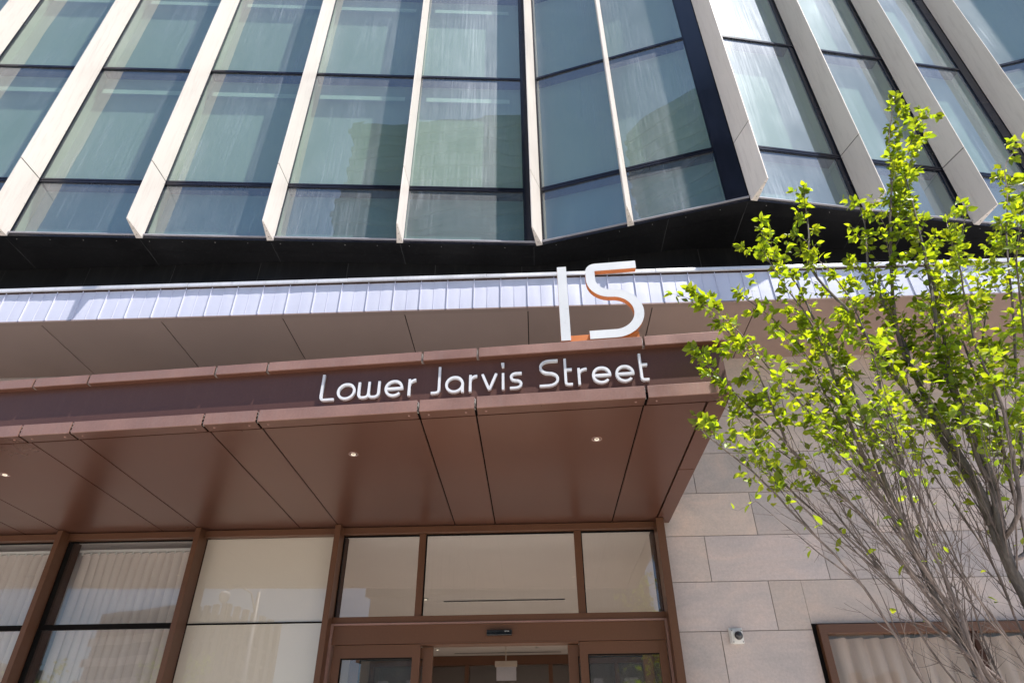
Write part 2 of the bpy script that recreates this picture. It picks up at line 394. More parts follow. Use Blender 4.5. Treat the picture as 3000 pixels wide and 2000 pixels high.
# sliding door leaves (open): outer leaves are fixed beside, inner leaves slid behind them
def leaf(x0,x1,z1,y,st,top):
    d = MB()
    d.box(x0,x0+st,y,y+.045,0.02,z1); d.box(x1-st,x1,y,y+.045,0.02,z1)
    d.box(x0+st,x1-st,y,y+.045,z1-top,z1); d.box(x0+st,x1-st,y,y+.045,0.02,.28)
    o = d.build('sliding_door', M['brown_frame'], BLD, bevel=.0015)
    k = MB(); k.box(x0+st,x0+st+.008,y-.001,y+.03,.28,z1-top); k.box(x0+st+.008,x1-st,y-.001,y+.03,z1-top-.008,z1-top); k.build('gasket', M['gap'], o)
    win('pane', x0+st, x1-st, .28, z1-top, y+.02, 'glassL', o)
    return o
leaf(-1.845,-1.052,2.672,6.47,.072,.108); leaf(.385,1.165,2.672,6.47,.072,.105)
leaf(-1.70,-.946,2.655,6.535,.088,.095); leaf(.283,1.04,2.655,6.535,.088,.095)

# ---- ground-floor rooms
mb = MB(); mb.box(-10,9.4,6.6,20,-.004,.012); mb.build('lobby_floor', M['floor_in'], BLD)
mb = MB(); mb.box(-10,9.4,6.56,20,3.73,3.80); mb.build('lobby_ceiling', M['bead'], BLD)
mb = MB(); mb.box(-3.33,-3.30,6.67,20,0,3.73); mb.box(3.2,3.24,6.75,20,0,3.73); mb.box(-10,9.4,20,20.1,0,3.73); mb.box(-10.1,-10,6.6,20,0,3.73); mb.box(9.4,9.5,6.6,20,0,3.73)
mb.box(1.262,3.2,6.75,6.78,0,3.73)
mb.box(-3.3,-1.99,6.70,6.72,0,3.7)
mb.build('partition_wall', M['wall_in'], BLD)
mb = MB()
for p in (((-1.27,9.54,3.722),(.41,9.54,3.722),(.41,9.58,3.722),(-1.27,9.58,3.722)),((-1.59,13.86,3.722),(.47,13.86,3.722),(.47,13.91,3.722),(-1.59,13.91,3.722))): mb.quad(*p)
mb.build('slot_diffuser', M['gap'], BLD)
# inner glazed screen
mb = MB()
mb.box(-3.29,3.19,14.2,14.3,3.557,3.725); mb.box(-3.29,3.19,14.22,14.3,2.62,2.70)
for x in (-3.28,-1.41,.22,1.5,2.6): mb.box(x,x+.08,14.18,14.3,0,3.557)
INN = mb.build('inner_screen_frame', M['brown_frame'], BLD)
win('pane', -3.28,3.18,.1,3.557,14.26,'glassL',INN)
mb = MB(); mb.box(-3.29,3.19,15.2,15.22,.0,3.72); mb.build('inner_wall_panelling', M['brown_dark'], BLD)
# hanging lit sign box inside
HS = thing('hanging_indicator', 'white ceiling-hung box with a frosted glass plate beneath, seen through the open doors', 'hanging sign')
mb = MB(); mb.box(-.674,-.319,11.6,11.66,3.17,3.255); mb.box(-.505,-.49,11.62,11.635,3.256,3.72); mb.build('housing', M['wall_in'], HS, bevel=.006)
mb = MB(); mb.box(-.65,-.335,11.62,11.64,2.975,3.169); mb.build('glass_plate', M['sill'], HS)

# lobby lights (lit downlights are visible in the photograph)
def ld(x,y,z,lit,label,grp):
    o = thing('ceiling_downlight', label, 'downlight', group=grp)
    r = MB(); r.lathe([(.033,.0),(.037,-.002),(.040,-.004),(.040,.004)],(x,y,z),'z',28); r.build('rim', M['brown_lip'] if z>3.73 else M['steel'], o)
    c = MB(); c.lathe([(.033,.001),(.028,.02),(.020,.035)],(x,y,z-.003),'z',24); c.build('reflector', M['white_face'], o)
    b = MB(); b.lathe([(.0175,-.006),(.0175,-.001),(.008,.001)],(x,y,z),'z',16); b.build('lamp', M['lamp'] if lit else M['steel'], o)
    return o
ld(-1.5,9.41,3.722,True,'lit round downlight in the lobby ceiling behind the transom glass',None)
ld(-1.86,13.43,3.722,True,'lit round downlight in the lobby ceiling at upper left of the door opening',None)
ld(0,13.35,3.722,False,'unlit round ceiling disc inside the door opening, right of the slot',None)
for i,(x,y) in enumerate([(-1.2,9.8),(1.2,9.8)]):
    L = bpy.data.lights.new('lobby_lamp','SPOT'); L.spot_size=R(125); L.spot_blend=.6; L.shadow_soft_size=.06; L.energy=480; L.color=(1,.93,.86)
    lo = bpy.data.objects.new('lobby_lamp', L); lo.location=(x,y,3.70); COL.objects.link(lo)

# curtains hang in their rooms
def curtain(name,label,x0,x1,z0,z1,y,per,amp,mat,seed,tracks=True):
    rr = random.Random(seed); c = MB(); c.keep=True; n = int((x1-x0)/.010); ph = rr.random()*6
    t = thing(name,label,'curtain')
    rows = [z0,(z0+z1)*.5,z1-.35,z1-.1,z1]; P=[]
    for j,z in enumerate(rows):
        row=[]
        for i in range(n+1):
            x = x0+(x1-x0)*i/n
            q = 2*math.pi*x/per + ph + .6*math.sin(x*3.1+ph)+.4*math.sin(x*7.7) 
            s = math.sin(q); 
            row.append((x+.012*math.cos(q*1.0), y+amp*s*(1.0 if j<3 else .8)+.01*math.sin(x*7+j), z-(.012*abs(math.sin(q/2)) if j==4 else 0)))
        P.append(row)
    for j in range(len(rows)-1):
        for i in range(n): c.quad(P[j][i],P[j][i+1],P[j+1][i+1],P[j+1][i],None,True)
    me = c.build('drape', M[mat], t)
    bm = bmesh.new(); bm.from_mesh(me.data); bmesh.ops.remove_doubles(bm, verts=bm.verts, dist=1e-5); bmesh.ops.recalc_face_normals(bm, faces=bm.faces); bm.to_mesh(me.data); bm.free()
    if tracks:
        h = MB(); h.box(x0-.04,x1+.04,y-.03,y+.02,z1+.003,z1+.026)
        k = x0
        while k < x1: h.box(k,k+.012,y-.012,y+.004,z1-.02,z1+.003); k += per
        h.build('curtain_track', M['white_plastic'], t)
    return t
curtain('window_curtain','pale pleated curtain behind the bronze-framed window directly left of the beige panel',-4.66,-3.34,.1,3.625,6.70,.088,.013,'curtain',1)
curtain('window_curtain','pale pleated curtain at the left edge, cut by the left side of the photo',-6.05,-4.73,.1,3.625,6.70,.088,.013,'curtain',2)
curtain('window_curtain','grey pleated drape behind the window under the tree, left of its mullion',2.60,3.86,.1,2.70,6.68,.15,.028,'curtain_grey',4,False)
curtain('window_curtain','grey pleated drape behind the window under the tree, right of its mullion',3.93,5.9,.1,2.70,6.68,.15,.028,'curtain_grey',5,False)

# ---- window in the stone wall at right
mb = MB(); mb.box(2.505,2.535,6.49,6.60,0,2.79); mb.box(2.505,9.3,6.53,6.60,2.735,2.79); w_out = mb.build('window_reveal', M['gap'], BLD)
mb = MB()
mb.box(2.536,2.60,6.43,6.56,0,2.70); mb.box(2.536,9.2,6.43,6.56,2.70,2.775)
W = mb.build('window_frame', M['brown_frame'], BLD, bevel=.002)
for a in (3.87,5.2,6.6):
    m = MB(); m.box(a,a+.05,6.44,6.56,0,2.699); m.build('mullion', M['brown_dark'], W)
for a,b in [(2.601,3.869),(3.921,5.199),(5.251,6.599),(6.651,9.19)]:
    win('pane', a,b,0.05,2.699,6.52,'glassR',W)

# ------------------------------------------------------------------ upper glass facade
ZB = 6.80
class Facet:
    def __init__(s,p0,p1):
        s.p0=Vector(p0); s.p1=Vector(p1); s.u=(s.p1-s.p0); s.len=s.u.length; s.u.normalize(); s.n=Vector((s.u.y,-s.u.x))
        if s.n.y>0: s.n=-s.n
    def P(s,u,n): q=s.p0+s.u*u+s.n*n; return (q.x,q.y)
    def at(s,x): return (x-s.p0.x)/s.u.x
    def box(s,m,u0,u1,n0,n1,z0,z1):
        a,b,c,d=s.P(u0,n1),s.P(u1,n1),s.P(u1,n0),s.P(u0,n0); m.prism([a,b,c,d],z0,z1)
FA=Facet((-10.4,4.994),(.16,5.773)); FB=Facet((.16,5.773),(2.44,5.160)); FC=Facet((2.44,5.160),(6.48,5.915)); FD=Facet((6.48,5.915),(9.2,5.18))
ROWS=[(6.868,7.700),(7.756,9.976),(10.012,12.230),(12.266,14.45)]
ordinal=['leftmost','second','third','fourth','fifth','sixth','seventh']
# bays: (facet, x0, x1)
BAYS=[(FA,-10.3,-8.86),(FA,-8.82,-7.375),(FA,-7.335,-5.90),(FA,-5.86,-4.41),(FA,-4.37,-2.94),(FA,-2.90,-1.465),(FA,-1.425,.0),
      (FB,.215,1.175),(FB,1.225,2.225),(FC,2.50,3.70),(FC,3.79,5.02),(FC,5.11,6.25),(FD,6.56,7.85),(FD,7.92,9.1)]
for bi,(F,xa,xb) in enumerate(BAYS):
    u0,u1=F.at(xa),F.at(xb)
    for ri,(z0,z1) in enumerate(ROWS):
        f=MB(); t=.011
        F.box(f,u0,u0+t,-.03,.012,z0,z1); F.box(f,u1-t,u1,-.03,.012,z0,z1)
        F.box(f,u0+t,u1-t,-.03,.012,z0,z0+t); F.box(f,u0+t,u1-t,-.03,.012,z1-t,z1)
        o=f.build('window', M['blackgloss'], BLD)
        m=MB(); m.keep=True; a,b=F.P(u0+t,0),F.P(u1-t,0); 
        o4=[rnd.uniform(-.004,.004) for _ in range(4)]; c4=[F.P(u0+t,o4[0]),F.P(u1-t,o4[1]),F.P(u1-t,o4[2]),F.P(u0+t,o4[3])]
        m.quad((*c4[0],z0+t),(*c4[1],z0+t),(*c4[2],z1-t),(*c4[3],z1-t)); m.build('pane', M['glassA'], o)
        sp = ri==0
        m=MB(); a,b=F.P(u0,-.15),F.P(u1,-.15); m.quad((*a,z0),(*b,z0),(*b,z1),(*a,z1)); m.build('lining' if sp else 'blind', M['spandrel' if sp else 'blind'], o)
        m=MB(); F.box(m,u0-.002,u0+.006,-.15,-.031,z0,z1); F.box(m,u1-.006,u1+.002,-.15,-.031,z0,z1); m.build('reveal', M['jamb'], o)
        if not sp and F in (FA,FD):
            m=MB(); F.box(m,u0+.10,u1-.16,-.075,-.07,z1-.43,z1-.345); m.build('light_strip', M['light_strip'], o)  # added pale bar imitating the strip of light near the pane head
# frame grid: posts and transoms
for F,posts in ((FA,[-8.84,-7.355,-5.88,-4.39,-2.92,-1.445]),(FB,[1.2]),(FC,[3.745,5.065]),(FD,[7.885])):
    for x in posts:
        m=MB(); u=F.at(x); w=.021 if F is not FC else .044; F.box(m,u-w,u+w,-.16,.008,ZB+.012,14.5); m.build('facade_mullion', M['blackgloss'], BLD)
m=MB(); u=FA.at(0.002); FA.box(m,u,FA.len-.004,-.16,.02,ZB+.01,14.5); m.build('corner_post', M['blackgloss'], BLD)
m=MB(); FB.box(m,FB.at(2.227),FB.len-.002,-.16,.025,ZB+.01,14.5); FC.box(m,0.002,FC.at(2.50),-.16,.02,ZB+.01,14.5); m.build('corner_post', M['blackgloss'], BLD)
m=MB(); FC.box(m,FC.at(6.252),FC.len-.002,-.16,.02,ZB+.01,14.5); FD.box(m,0,FD.at(6.56),-.16,.02,ZB+.01,14.5); m.build('corner_post', M['blackgloss'], BLD)
m=MB(); FB.box(m,0.003,FB.at(.215),-.16,.02,ZB+.01,14.5); m.build('corner_post', M['blackgloss'], BLD)
for F in (FA,FB,FC,FD):
    for z0,z1 in ((7.701,7.723),(7.735,7.755),(9.977,10.011),(12.231,12.265),(14.452,14.6)):
        m=MB(); F.box(m,.004,F.len-.004,-.16,.018,z0,z1); m.build('facade_transom', M['blackgloss'], BLD)
    m=MB(); F.box(m,.004,F.len-.004,-.16,.026,ZB+.008,6.871); m.build('bottom_rail', M['blackgloss'], BLD)
    m=MB(); F.box(m,.0,F.len,.026,.05,6.842,6.852); m.build('facade_sill', M['sill'], BLD)
# cream fins, wedge in plan
def fin(F,x,nrm=None):
    G=nrm or F; c=Vector(F.P(F.at(x),.028)); hw=.037; D=.322
    o2=c+G.n*D; u=F.u; v=G.u
    pts=[tuple(o2-v*.006),tuple(o2+v*.006),tuple(c+u*hw),tuple(c-u*hw)]
    m=MB(); m.prism(pts,7.742,14.6); top=m.build('sunshade_fin', M['cream'], BLD, bevel=.0012)
    m=MB(); m.prism(pts,ZB,7.728); m.build('fin_end_piece', M['cream'], top, bevel=.0012)
    s=MB()
    q=[tuple(o2*.97+c*.03-v*.003),tuple(o2*.97+c*.03+v*.003),tuple(c+u*hw*.9),tuple(c-u*hw*.9)]
    s.prism(q,7.7285,7.7415)
    for z in (6.86,7.3,7.68,7.8,8.6,9.4,10.2,11.0):
        for sg in (-1,1):
            p=c+u*hw*sg+G.n*.012-u*sg*.003
            b=Vector((u.x*sg,u.y*sg,0)); ctr=Vector((p.x,p.y,z))
            s.box(ctr.x-.0035,ctr.x+.0035,ctr.y-.0035,ctr.y+.0035,z-.0035,z+.0035)
    for fr_ in (.2,.5,.8):
        p=c.lerp(o2,fr_); s.box(p.x-.004,p.x+.004,p.y-.004,p.y+.004,ZB-.002,ZB+.002)
    s.build('screws', M['screw'], top)
for x in (-10.35,-8.83,-7.36,-5.887,-4.391,-2.923,-1.449): fin(FA,x)
fin(FB,.172,FB); fin(FB,1.20); fin(FC,2.474); fin(FC,3.79); fin(FC,5.10); fin(FC,6.43); fin(FD,7.885)

# black underside and set-back black wall
def polyl(pts):
    def f(x):
        for (x0,y0),(x1,y1) in zip(pts,pts[1:]):
            if x<=x1: return y0+(y1-y0)*(x-x0)/(x1-x0)
        return pts[-1][1]
    return f
FP=[(-10.4,4.994),(.16,5.773),(2.44,5.160),(6.48,5.915),(9.2,5.18)]
WP=[(-10.4,5.875),(-2.9,5.89),(.03,6.11),(1.85,5.885),(2.8,5.895),(6.3,6.18),(9.2,5.95)]
yF,yW=polyl(FP),polyl(WP)
JS=[-10.4,-8.84,-7.36,-5.887,-4.391,-2.923,-1.445,.1,1.60,2.42,3.75,5.08,6.45,7.9,9.2]
for a,b in zip(JS,JS[1:]):
    for (n0,n1,zz,nm) in ((-.03,.165,ZB,'soffit_edge_strip'),(.171,None,ZB+.004,'black_soffit_panel')):
        a1,b1=a+.004,b-.004
        xs_=[a1]+[p[0] for p in FP if a1<p[0]<b1]+[b1]; xw=[a1]+[p[0] for p in WP if a1<p[0]<b1]+[b1]
        f_=[(x,yF(x)+n0,zz) for x in xs_]
        w_=[(x,yF(x)+n1,zz) for x in reversed(xs_)] if n1 else [(x,yW(x)+.01,zz) for x in reversed(xw)]
        bot=f_+w_; mm=MB(); k=len(bot)
        mm.v=[p for p in bot]+[(p[0],p[1],p[2]+.006) for p in bot]
        mm.f=[tuple(reversed(range(k))),tuple(range(k,2*k))]+[(i,(i+1)%k,k+(i+1)%k,k+i) for i in range(k)]
        mm.sm=[False]*len(mm.f); mm.col=[None]*len(mm.f)
        mm.build(nm,M['black'],BLD)
for a in JS[1:-1]:
    m=MB(); m.hexa([(a-.006,yF(a)+.0,ZB+.0045),(a+.006,yF(a)+.0,ZB+.0045),(a+.006,yW(a)+.01,ZB+.0045),(a-.006,yW(a)+.01,ZB+.0045),(a-.006,yF(a)+.0,ZB+.009),(a+.006,yF(a)+.0,ZB+.009),(a+.006,yW(a)+.01,ZB+.009),(a-.006,yW(a)+.01,ZB+.009)]); m.build('sealant_joint',M['sealant'],BLD)
mm=MB()
for F in (FA,FB,FC,FD):
    u=.2
    while u<F.len-.1:
        p=F.P(u,-.02); mm.lathe([(.004,0),(.0035,-.002),(.001,-.003)],(p[0],p[1],ZB),'z',8); u+=.37
mm.build('strip_screws',M['steel'],BLD)
xw=-10.4
k=0
while xw<9.2:
    xe=min(xw+1.035,9.2); m=MB()
    xs_=[xw+.005]+[p[0] for p in WP if xw+.005<p[0]<xe-.005]+[xe-.005]
    for a,b in zip(xs_,xs_[1:]):
        m.prism([(a,yW(a)),(b,yW(b)),(b,yW(b)+.02),(a,yW(a)+.02)],6.0,6.802)
    m.build('black_wall_panel',M['black'],BLD); xw=xe
    s_=MB(); s_.prism([(xe-.009,yW(xe)+.004),(xe+.009,yW(xe)+.004),(xe+.009,yW(xe)+.02),(xe-.009,yW(xe)+.02)],6.0,6.80); s_.build('sealant_joint',M['sealant'],BLD)
m=MB()
for (a,b) in zip(WP,WP[1:]): m.prism([(a[0],a[1]+.03),(b[0],b[1]+.03),(b[0],b[1]+.2),(a[0],a[1]+.2)],5.95,6.9)
m.build('dark_backing',M['gap'],BLD)
# solid core behind the facade so that nothing shows through
m=MB(); m.prism([(-10.4,6.3),(9.2,6.3),(9.2,20),(-10.4,20)],6.9,14.6)
m.prism([(-10.4,5.18),(.16,5.95),(2.44,5.35),(6.48,6.09),(9.2,5.38),(9.2,6.29),(-10.4,6.29)],14.62,14.8)
m.prism([(-10.4,5.2),(.16,5.97),(2.44,5.38),(6.48,6.12),(9.2,5.4),(9.2,6.29),(-10.4,6.29)],6.83,14.6)
m.build('building_core',M['gap'],BLD)
# roof edge of the two-storey base + upper body so the block reads as a building
m=MB(); m.box(-10,9.4,6.6,20,3.81,6.88); m.build('base_storey_core',M['gap'],BLD)

# ------------------------------------------------------------------ upper canopy with standing-seam band
UC = thing('upper_canopy','long canopy with silver standing-seam edge and taupe panelled underside','canopy')
XL,XR=-10.0,9.3; YF=5.405
mb=MB(); per=.14; i0=int((XL)/per); 
for i in range(int(XL/per), int(XR/per)):
    x0=i*per+.011; x1=x0+per; r2=random.Random(i*7+3); bul=r2.uniform(.001,.0035); tw=r2.uniform(-.0012,.0012)
    for j in range(6):
        for q in range(3):
            def pt(a,b):
                return (x0+(x1-x0)*a, YF-bul*math.sin(math.pi*a)*(1-.5*b)-tw*math.cos(math.pi*a)*b-.002*math.sin(b*3.1), 5.664+(6.035-5.664)*b)
            a0,a1=j/6,(j+1)/6; b0,b1=q/3,(q+1)/3
            mb.quad(pt(a0,b0),pt(a1,b0),pt(a1,b1),pt(a0,b1),None,True)
    if i%2==0: mb.box(x0-.003,x0+.003,YF-.016,YF,5.664,6.035)
    else: mb.box(x0-.0015,x0+.0015,YF-.006,YF,5.664,6.035)
mb.keep=True
mb.build('standing_seam_band',M['band'],UC)
x=XL; k=0
CJ=[XL,-8.9,-7.3,-5.37,-3.62,-1.9,-.42,1.36,3.0,4.8,6.5,8.1,XR]
for a,b in zip(CJ,CJ[1:]):
    m=MB(); m.box(a+.0015,b-.0015,YF-.030-.002*(k%2),5.93,6.045,6.088); m.build('coping',M['cap'],UC,bevel=.003); k+=1
m=MB(); m.box(XL,XR,YF+.004,YF+.02,5.664,6.044); m.box(XL,XR,YF-.012,5.9,6.03,6.043); m.build('band_backing',M['brown_dark'],UC)
JU=[-9.0-1.233]+[.008+1.279*k for k in range(-7,2)]+[2.358,3.428,4.498,5.57,6.64,7.71,8.78,9.3]
JU=[j for j in JU if j>-9.1]; JU=[XL]+JU
for a,b in zip(JU,JU[1:]):
    m=MB(); m.box(a+.005,b-.005,5.468,6.498,5.655,5.663); m.build('soffit_panel',M['soffit_up'],UC)
EJ=[XL,-7.6,-5.6,-3.79,-.0,3.3,6.2,XR]
for a,b in zip(EJ,EJ[1:]):
    m=MB(); m.box(a+.001,b-.001,YF-.006,5.460,5.647,5.662); m.build('soffit_edge_trim',M['soffit_up'],UC)
m=MB(); m.box(XL,XR,5.43,6.5,5.668,5.70); m.box(XL,XR,5.9,6.5,5.7,6.0); m.build('canopy_core',M['gap'],UC)

# ------------------------------------------------------------------ entrance canopy
EC = thing('entrance_canopy','bronze entrance canopy with paired lips around a dark sign band','canopy')
def yl(x): return 3.965-.0744*x
def cbox(m,x0,x1,o0,o1,z0,z1):
    m.hexa([(x0,yl(x0)+o0,z0),(x1,yl(x1)+o0,z0),(x1,yl(x1)+o1,z0),(x0,yl(x0)+o1,z0),(x0,yl(x0)+o0,z1),(x1,yl(x1)+o0,z1),(x1,yl(x1)+o1,z1),(x0,yl(x0)+o1,z1)])
LJ=[-9.2,-7.55,-7.15,-6.14,-5.74,-5.137,-4.74,-3.742,-3.345,-2.345,-1.943,-.775,-.373,.800,1.36]
LJ=[-9.3,-7.94,-7.55,-6.53,-6.13,-5.14,-4.74,-3.742,-3.345,-2.340,-1.938,-.776,-.374,.79,1.352]
UJ=[-9.3,-7.94,-7.55,-6.53,-6.13,-5.14,-4.74,-3.81,-3.364,-2.351,-1.946,-.774,-.366,.818,1.372]
for a,b in zip(LJ,LJ[1:]):
    e_=(.009 if b<1.3 else 0)
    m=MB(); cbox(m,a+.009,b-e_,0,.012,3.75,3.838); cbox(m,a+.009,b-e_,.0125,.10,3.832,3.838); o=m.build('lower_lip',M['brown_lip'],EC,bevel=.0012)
    m=MB(); cbox(m,a+.009,b-e_,.0125,.112,3.7505,3.757); m.build('underside',M['brown_soffit'],o)  # darker paint than the lip front, shade of the underside put into colour
    m=MB()
    for xx in (a+.07,b-.07):
        m.lathe([(.009,0),(.007,-.003),(.003,-.004)],(xx,yl(xx)+.06,3.75),'z',10)
    m.build('screws',M['brown_lip'],o)
    m=MB()
    for zz in (3.77,3.80,3.825): cbox(m,b-.0085,b-.0045,.012,.018,zz,zz+.007)
    cbox(m,b-.0085,b-.002,.03,.05,3.76,3.834)
    if b<1.3: m.build('bracket',M['steel'],o)
for a,b in zip(UJ,UJ[1:]):
    e_=(.009 if b<1.3 else 0)
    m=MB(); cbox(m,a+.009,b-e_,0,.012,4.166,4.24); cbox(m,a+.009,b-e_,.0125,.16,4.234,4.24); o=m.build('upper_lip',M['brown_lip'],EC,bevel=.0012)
    m=MB(); cbox(m,a+.009,b-e_,.0125,.058,4.1665,4.172); m.build('underside',M['brown'],o)  # underside shade painted in with a darker bronze than the front
    m=MB()
    cbox(m,b-.0085,b-.002,.02,.05,4.17,4.236)
    if b<1.3: m.build('bracket',M['steel'],o)
m=MB(); cbox(m,-9.3,1.352,.055,.075,3.836,4.168); m.build('sign_band',M['sign_panel'],EC)
# soffit panels
SJ=[-9.3,-7.93,-7.54,-6.53,-6.13,-5.135,-4.73,-3.722,-3.335,-2.328,-1.932,-.776,-.376,.781,1.208]
for a,b in zip(SJ,SJ[1:]):
    g_=.0055; m=MB(); x0,x1=a+g_,b-g_
    z0,z1=3.752,3.758
    m.hexa([(x0,yl(x0)+.128,z0),(x1,yl(x1)+.128,z0),(x1,6.498,z0),(x0,6.498,z0),(x0,yl(x0)+.128,z1),(x1,yl(x1)+.128,z1),(x1,6.498,z1),(x0,6.498,z1)])
    m.build('soffit_panel',M['brown_soffit'],EC)
for y0,y1 in ((yl(1.21)+.119,5.150),(5.156,6.498)):
    m=MB(); m.box(1.217,1.352,y0+.004,y1,3.75,3.838); m.build('side_strip',M['brown_soffit'],EC,bevel=.002)
m=MB(); m.box(1.30,1.352,4.0,6.498,3.839,4.165); m.build('side_band',M['brown_soffit'],EC)
m=MB(); m.box(1.20,1.365,4.03,6.498,4.166,4.24); m.build('side_lip',M['brown_lip'],EC,bevel=.002)
m=MB(); x0,x1=-9.3,1.29
m.hexa([(x0,yl(x0)+.08,3.775),(x1,yl(x1)+.08,3.775),(x1,6.49,3.775),(x0,6.49,3.775),(x0,yl(x0)+.08,4.16),(x1,yl(x1)+.08,4.16),(x1,6.49,4.16),(x0,6.49,4.16)]); m.build('canopy_core',M['gap'],EC)
m=MB()
m.hexa([(-9.3,yl(-9.3)+.165,4.165),(1.19,yl(1.19)+.165,4.165),(1.19,6.498,4.165),(-9.3,6.498,4.165),(-9.3,yl(-9.3)+.165,4.19),(1.19,yl(1.19)+.165,4.19),(1.19,6.498,4.19),(-9.3,6.498,4.19)])
m.build('roof_sheet',M['conc_grey'],EC)

LBL={-4.317:'small round downlight in the canopy underside at the left edge of the photo',-1.385:'small round downlight in the canopy underside below the word Lower',.496:'small round downlight in the canopy underside near its right end'}
for x,y in [(-4.317,4.938),(-1.385,4.704),(.496,4.539)]: ld(x,y,3.752,True,LBL[x],'downlights in the canopy underside')
# ------------------------------------------------------------------ signs
def arc(cx,cy,rx,ry,a0,a1,n=10): return [(cx+rx*math.cos(R(a0+(a1-a0)*i/n)),cy+ry*math.sin(R(a0+(a1-a0)*i/n))) for i in range(n+1)]
def fillet(pts,r,n=5):
    out=[pts[0]]
    for p0,p,p1 in zip(pts,pts[1:],pts[2:]):
        a=Vector(p0)-Vector(p); b=Vector(p1)-Vector(p); rr=min(r,a.length*.45,b.length*.45); a.normalize(); b.normalize()
        s=Vector(p)+a*rr; e=Vector(p)+b*rr
        for i in range(n+1):
            t=i/n; q=s*(1-t)**2+Vector(p)*2*t*(1-t)+e*t*t; out.append(tuple(q))
    return out+[pts[-1]]
def stroke(m,pts,w,o0,o1,closed=False,ends=None):
    """ribbon of width w along pts (x,z), thickness between plan offsets o0 (front) and o1"""
    n=len(pts); Lp=[];Rp=[]
    for i,p in enumerate(pts):
        if closed: a,b=pts[i-1],pts[(i+1)%n]
        else: a,b=pts[max(i-1,0)],pts[min(i+1,n-1)]
        d=Vector((b[0]-a[0],b[1]-a[1])); d.normalize(); q=Vector((-d.y,d.x))*w/2
        Lp.append((p[0]+q.x,p[1]+q.y)); Rp.append((p[0]-q.x,p[1]-q.y))
    def W(p,o): return (p[0],yl(p[0])+o,p[1])
    N_=n if closed else n-1
    for i in range(N_):
        j=(i+1)%n
        m.quad(W(Lp[i],o0),W(Lp[j],o0),W(Rp[j],o0),W(Rp[i],o0))
        m.quad(W(Lp[i],o1),W(Lp[j],o1),W(Rp[j],o1),W(Rp[i],o1))
        m.quad(W(Lp[i],o0),W(Lp[i],o1),W(Lp[j],o1),W(Lp[j],o0))
        m.quad(W(Rp[i],o0),W(Rp[j],o0),W(Rp[j],o1),W(Rp[i],o1))
    if not closed:
        for i in (0,n-1): m.quad(W(Lp[i],o0),W(Rp[i],o0),W(Rp[i],o1),W(Lp[i],o1))
SG=thing('street_name_sign','raised white lettering Lower Jarvis Street on the dark band of the entrance canopy','sign')
BL,XH,CP=3.898,4.034,4.118; w=.0178; h=w/2
def ell(x0,x1,z0=BL,z1=XH,a0=0,a1=360,n=28): return arc((x0+x1)/2,(z0+z1)/2,(x1-x0)/2-h,(z1-z0)/2-h,a0,a1,n)
LET=[]
LET.append(('L',[fillet([(-1.505,CP),(-1.505,BL+h),(-1.407,BL+h)],.03)]))
LET.append(('o',[('c',ell(-1.389,-1.2525)[:-1])]))
x0,xm,x1=-1.236,-1.154,-1.072
LET.append(('w',[fillet([(x0+h,XH),(x0+h,BL+h),(xm,BL+h),(xm,XH)],.04),fillet([(xm,XH),(xm,BL+h),(x1-h,BL+h),(x1-h,XH)],.04)]))
def e_(x0,x1):
    zc=(BL+XH)/2
    return ('e',[ell(x0,x1,a0=0,a1=318,n=30),[(x0+h,zc-.001),(x1,zc-.001)]])
LET.append(e_(-1.038,-.903))
def r_(x0,x1): return ('r',[[(x0+h,BL),(x0+h,XH)],arc(x1,BL+.083,x1-x0-h,XH-h-(BL+.083),180,90,8)])
LET.append(r_(-.867,-.812))
LET.append(('J',[fillet([(-.642,CP),(-.642,BL+h),(-.699,BL+h)],.05,7)]))
LET.append(('a',[('c',ell(-.598,-.464)[:-1]),[(-.464-h,(BL+XH)/2+.01),(-.464-h,BL)]]))
LET.append(r_(-.427,-.369))
LET.append(('v',[fillet([(-.3405+h,XH),(-.282,BL+h*.6),(-.223-h,XH)],.018)]))
LET.append(('i',[[(-.184,BL),(-.184,XH-.002)]]))
def s_(x0,x1,z0,z1):
    zm=(z0+z1)/2; q=(z1-z0-w)/4; lc=x0+h; rc=x1-h; rx=min(q*1.25,(x1-x0)*.45)
    P=[(x1-.004,z1-h)]+arc(lc+rx,z1-h-q,rx,q,90,270,9)+arc(rc-rx,z0+h+q,rx,q,90,-90,9)+[(x0,z0+h)]
    return P
LET.append(('s',[s_(-.136,-.047,BL,XH)]))
LET.append(('S',[s_(.073,.211,BL,CP)]))
def t_(x0,x1): return ('t',[fillet([(x0+h,CP),(x0+h,BL+h),(x1,BL+h)],.04,7),[(x0+w-.004,4.028),(x1-.001,4.028)]])
LET.append(t_(.248,.304)); LET.append(r_(.3415,.4066)); LET.append(e_(.440,.573)); LET.append(e_(.602,.732)); LET.append(t_(.771,.828))
for nm,strokes in LET:
    m=MB()
    for q,s in enumerate(strokes):
        if isinstance(s,tuple): stroke(m,s[1],w,.030+.0006*q,.054,True)
        else: stroke(m,s,w,.030+.0006*q,.054)
    o=m.build('letter',M['letter'],SG)
    if nm=='i':
        d=MB(); stroke(d,[(-.184,4.082),(-.184,4.118)],w,.030,.054); stroke(d,[(-.191,4.100),(-.191,4.118)],.012,.0306,.054); d.build('dot',M['letter'],o)

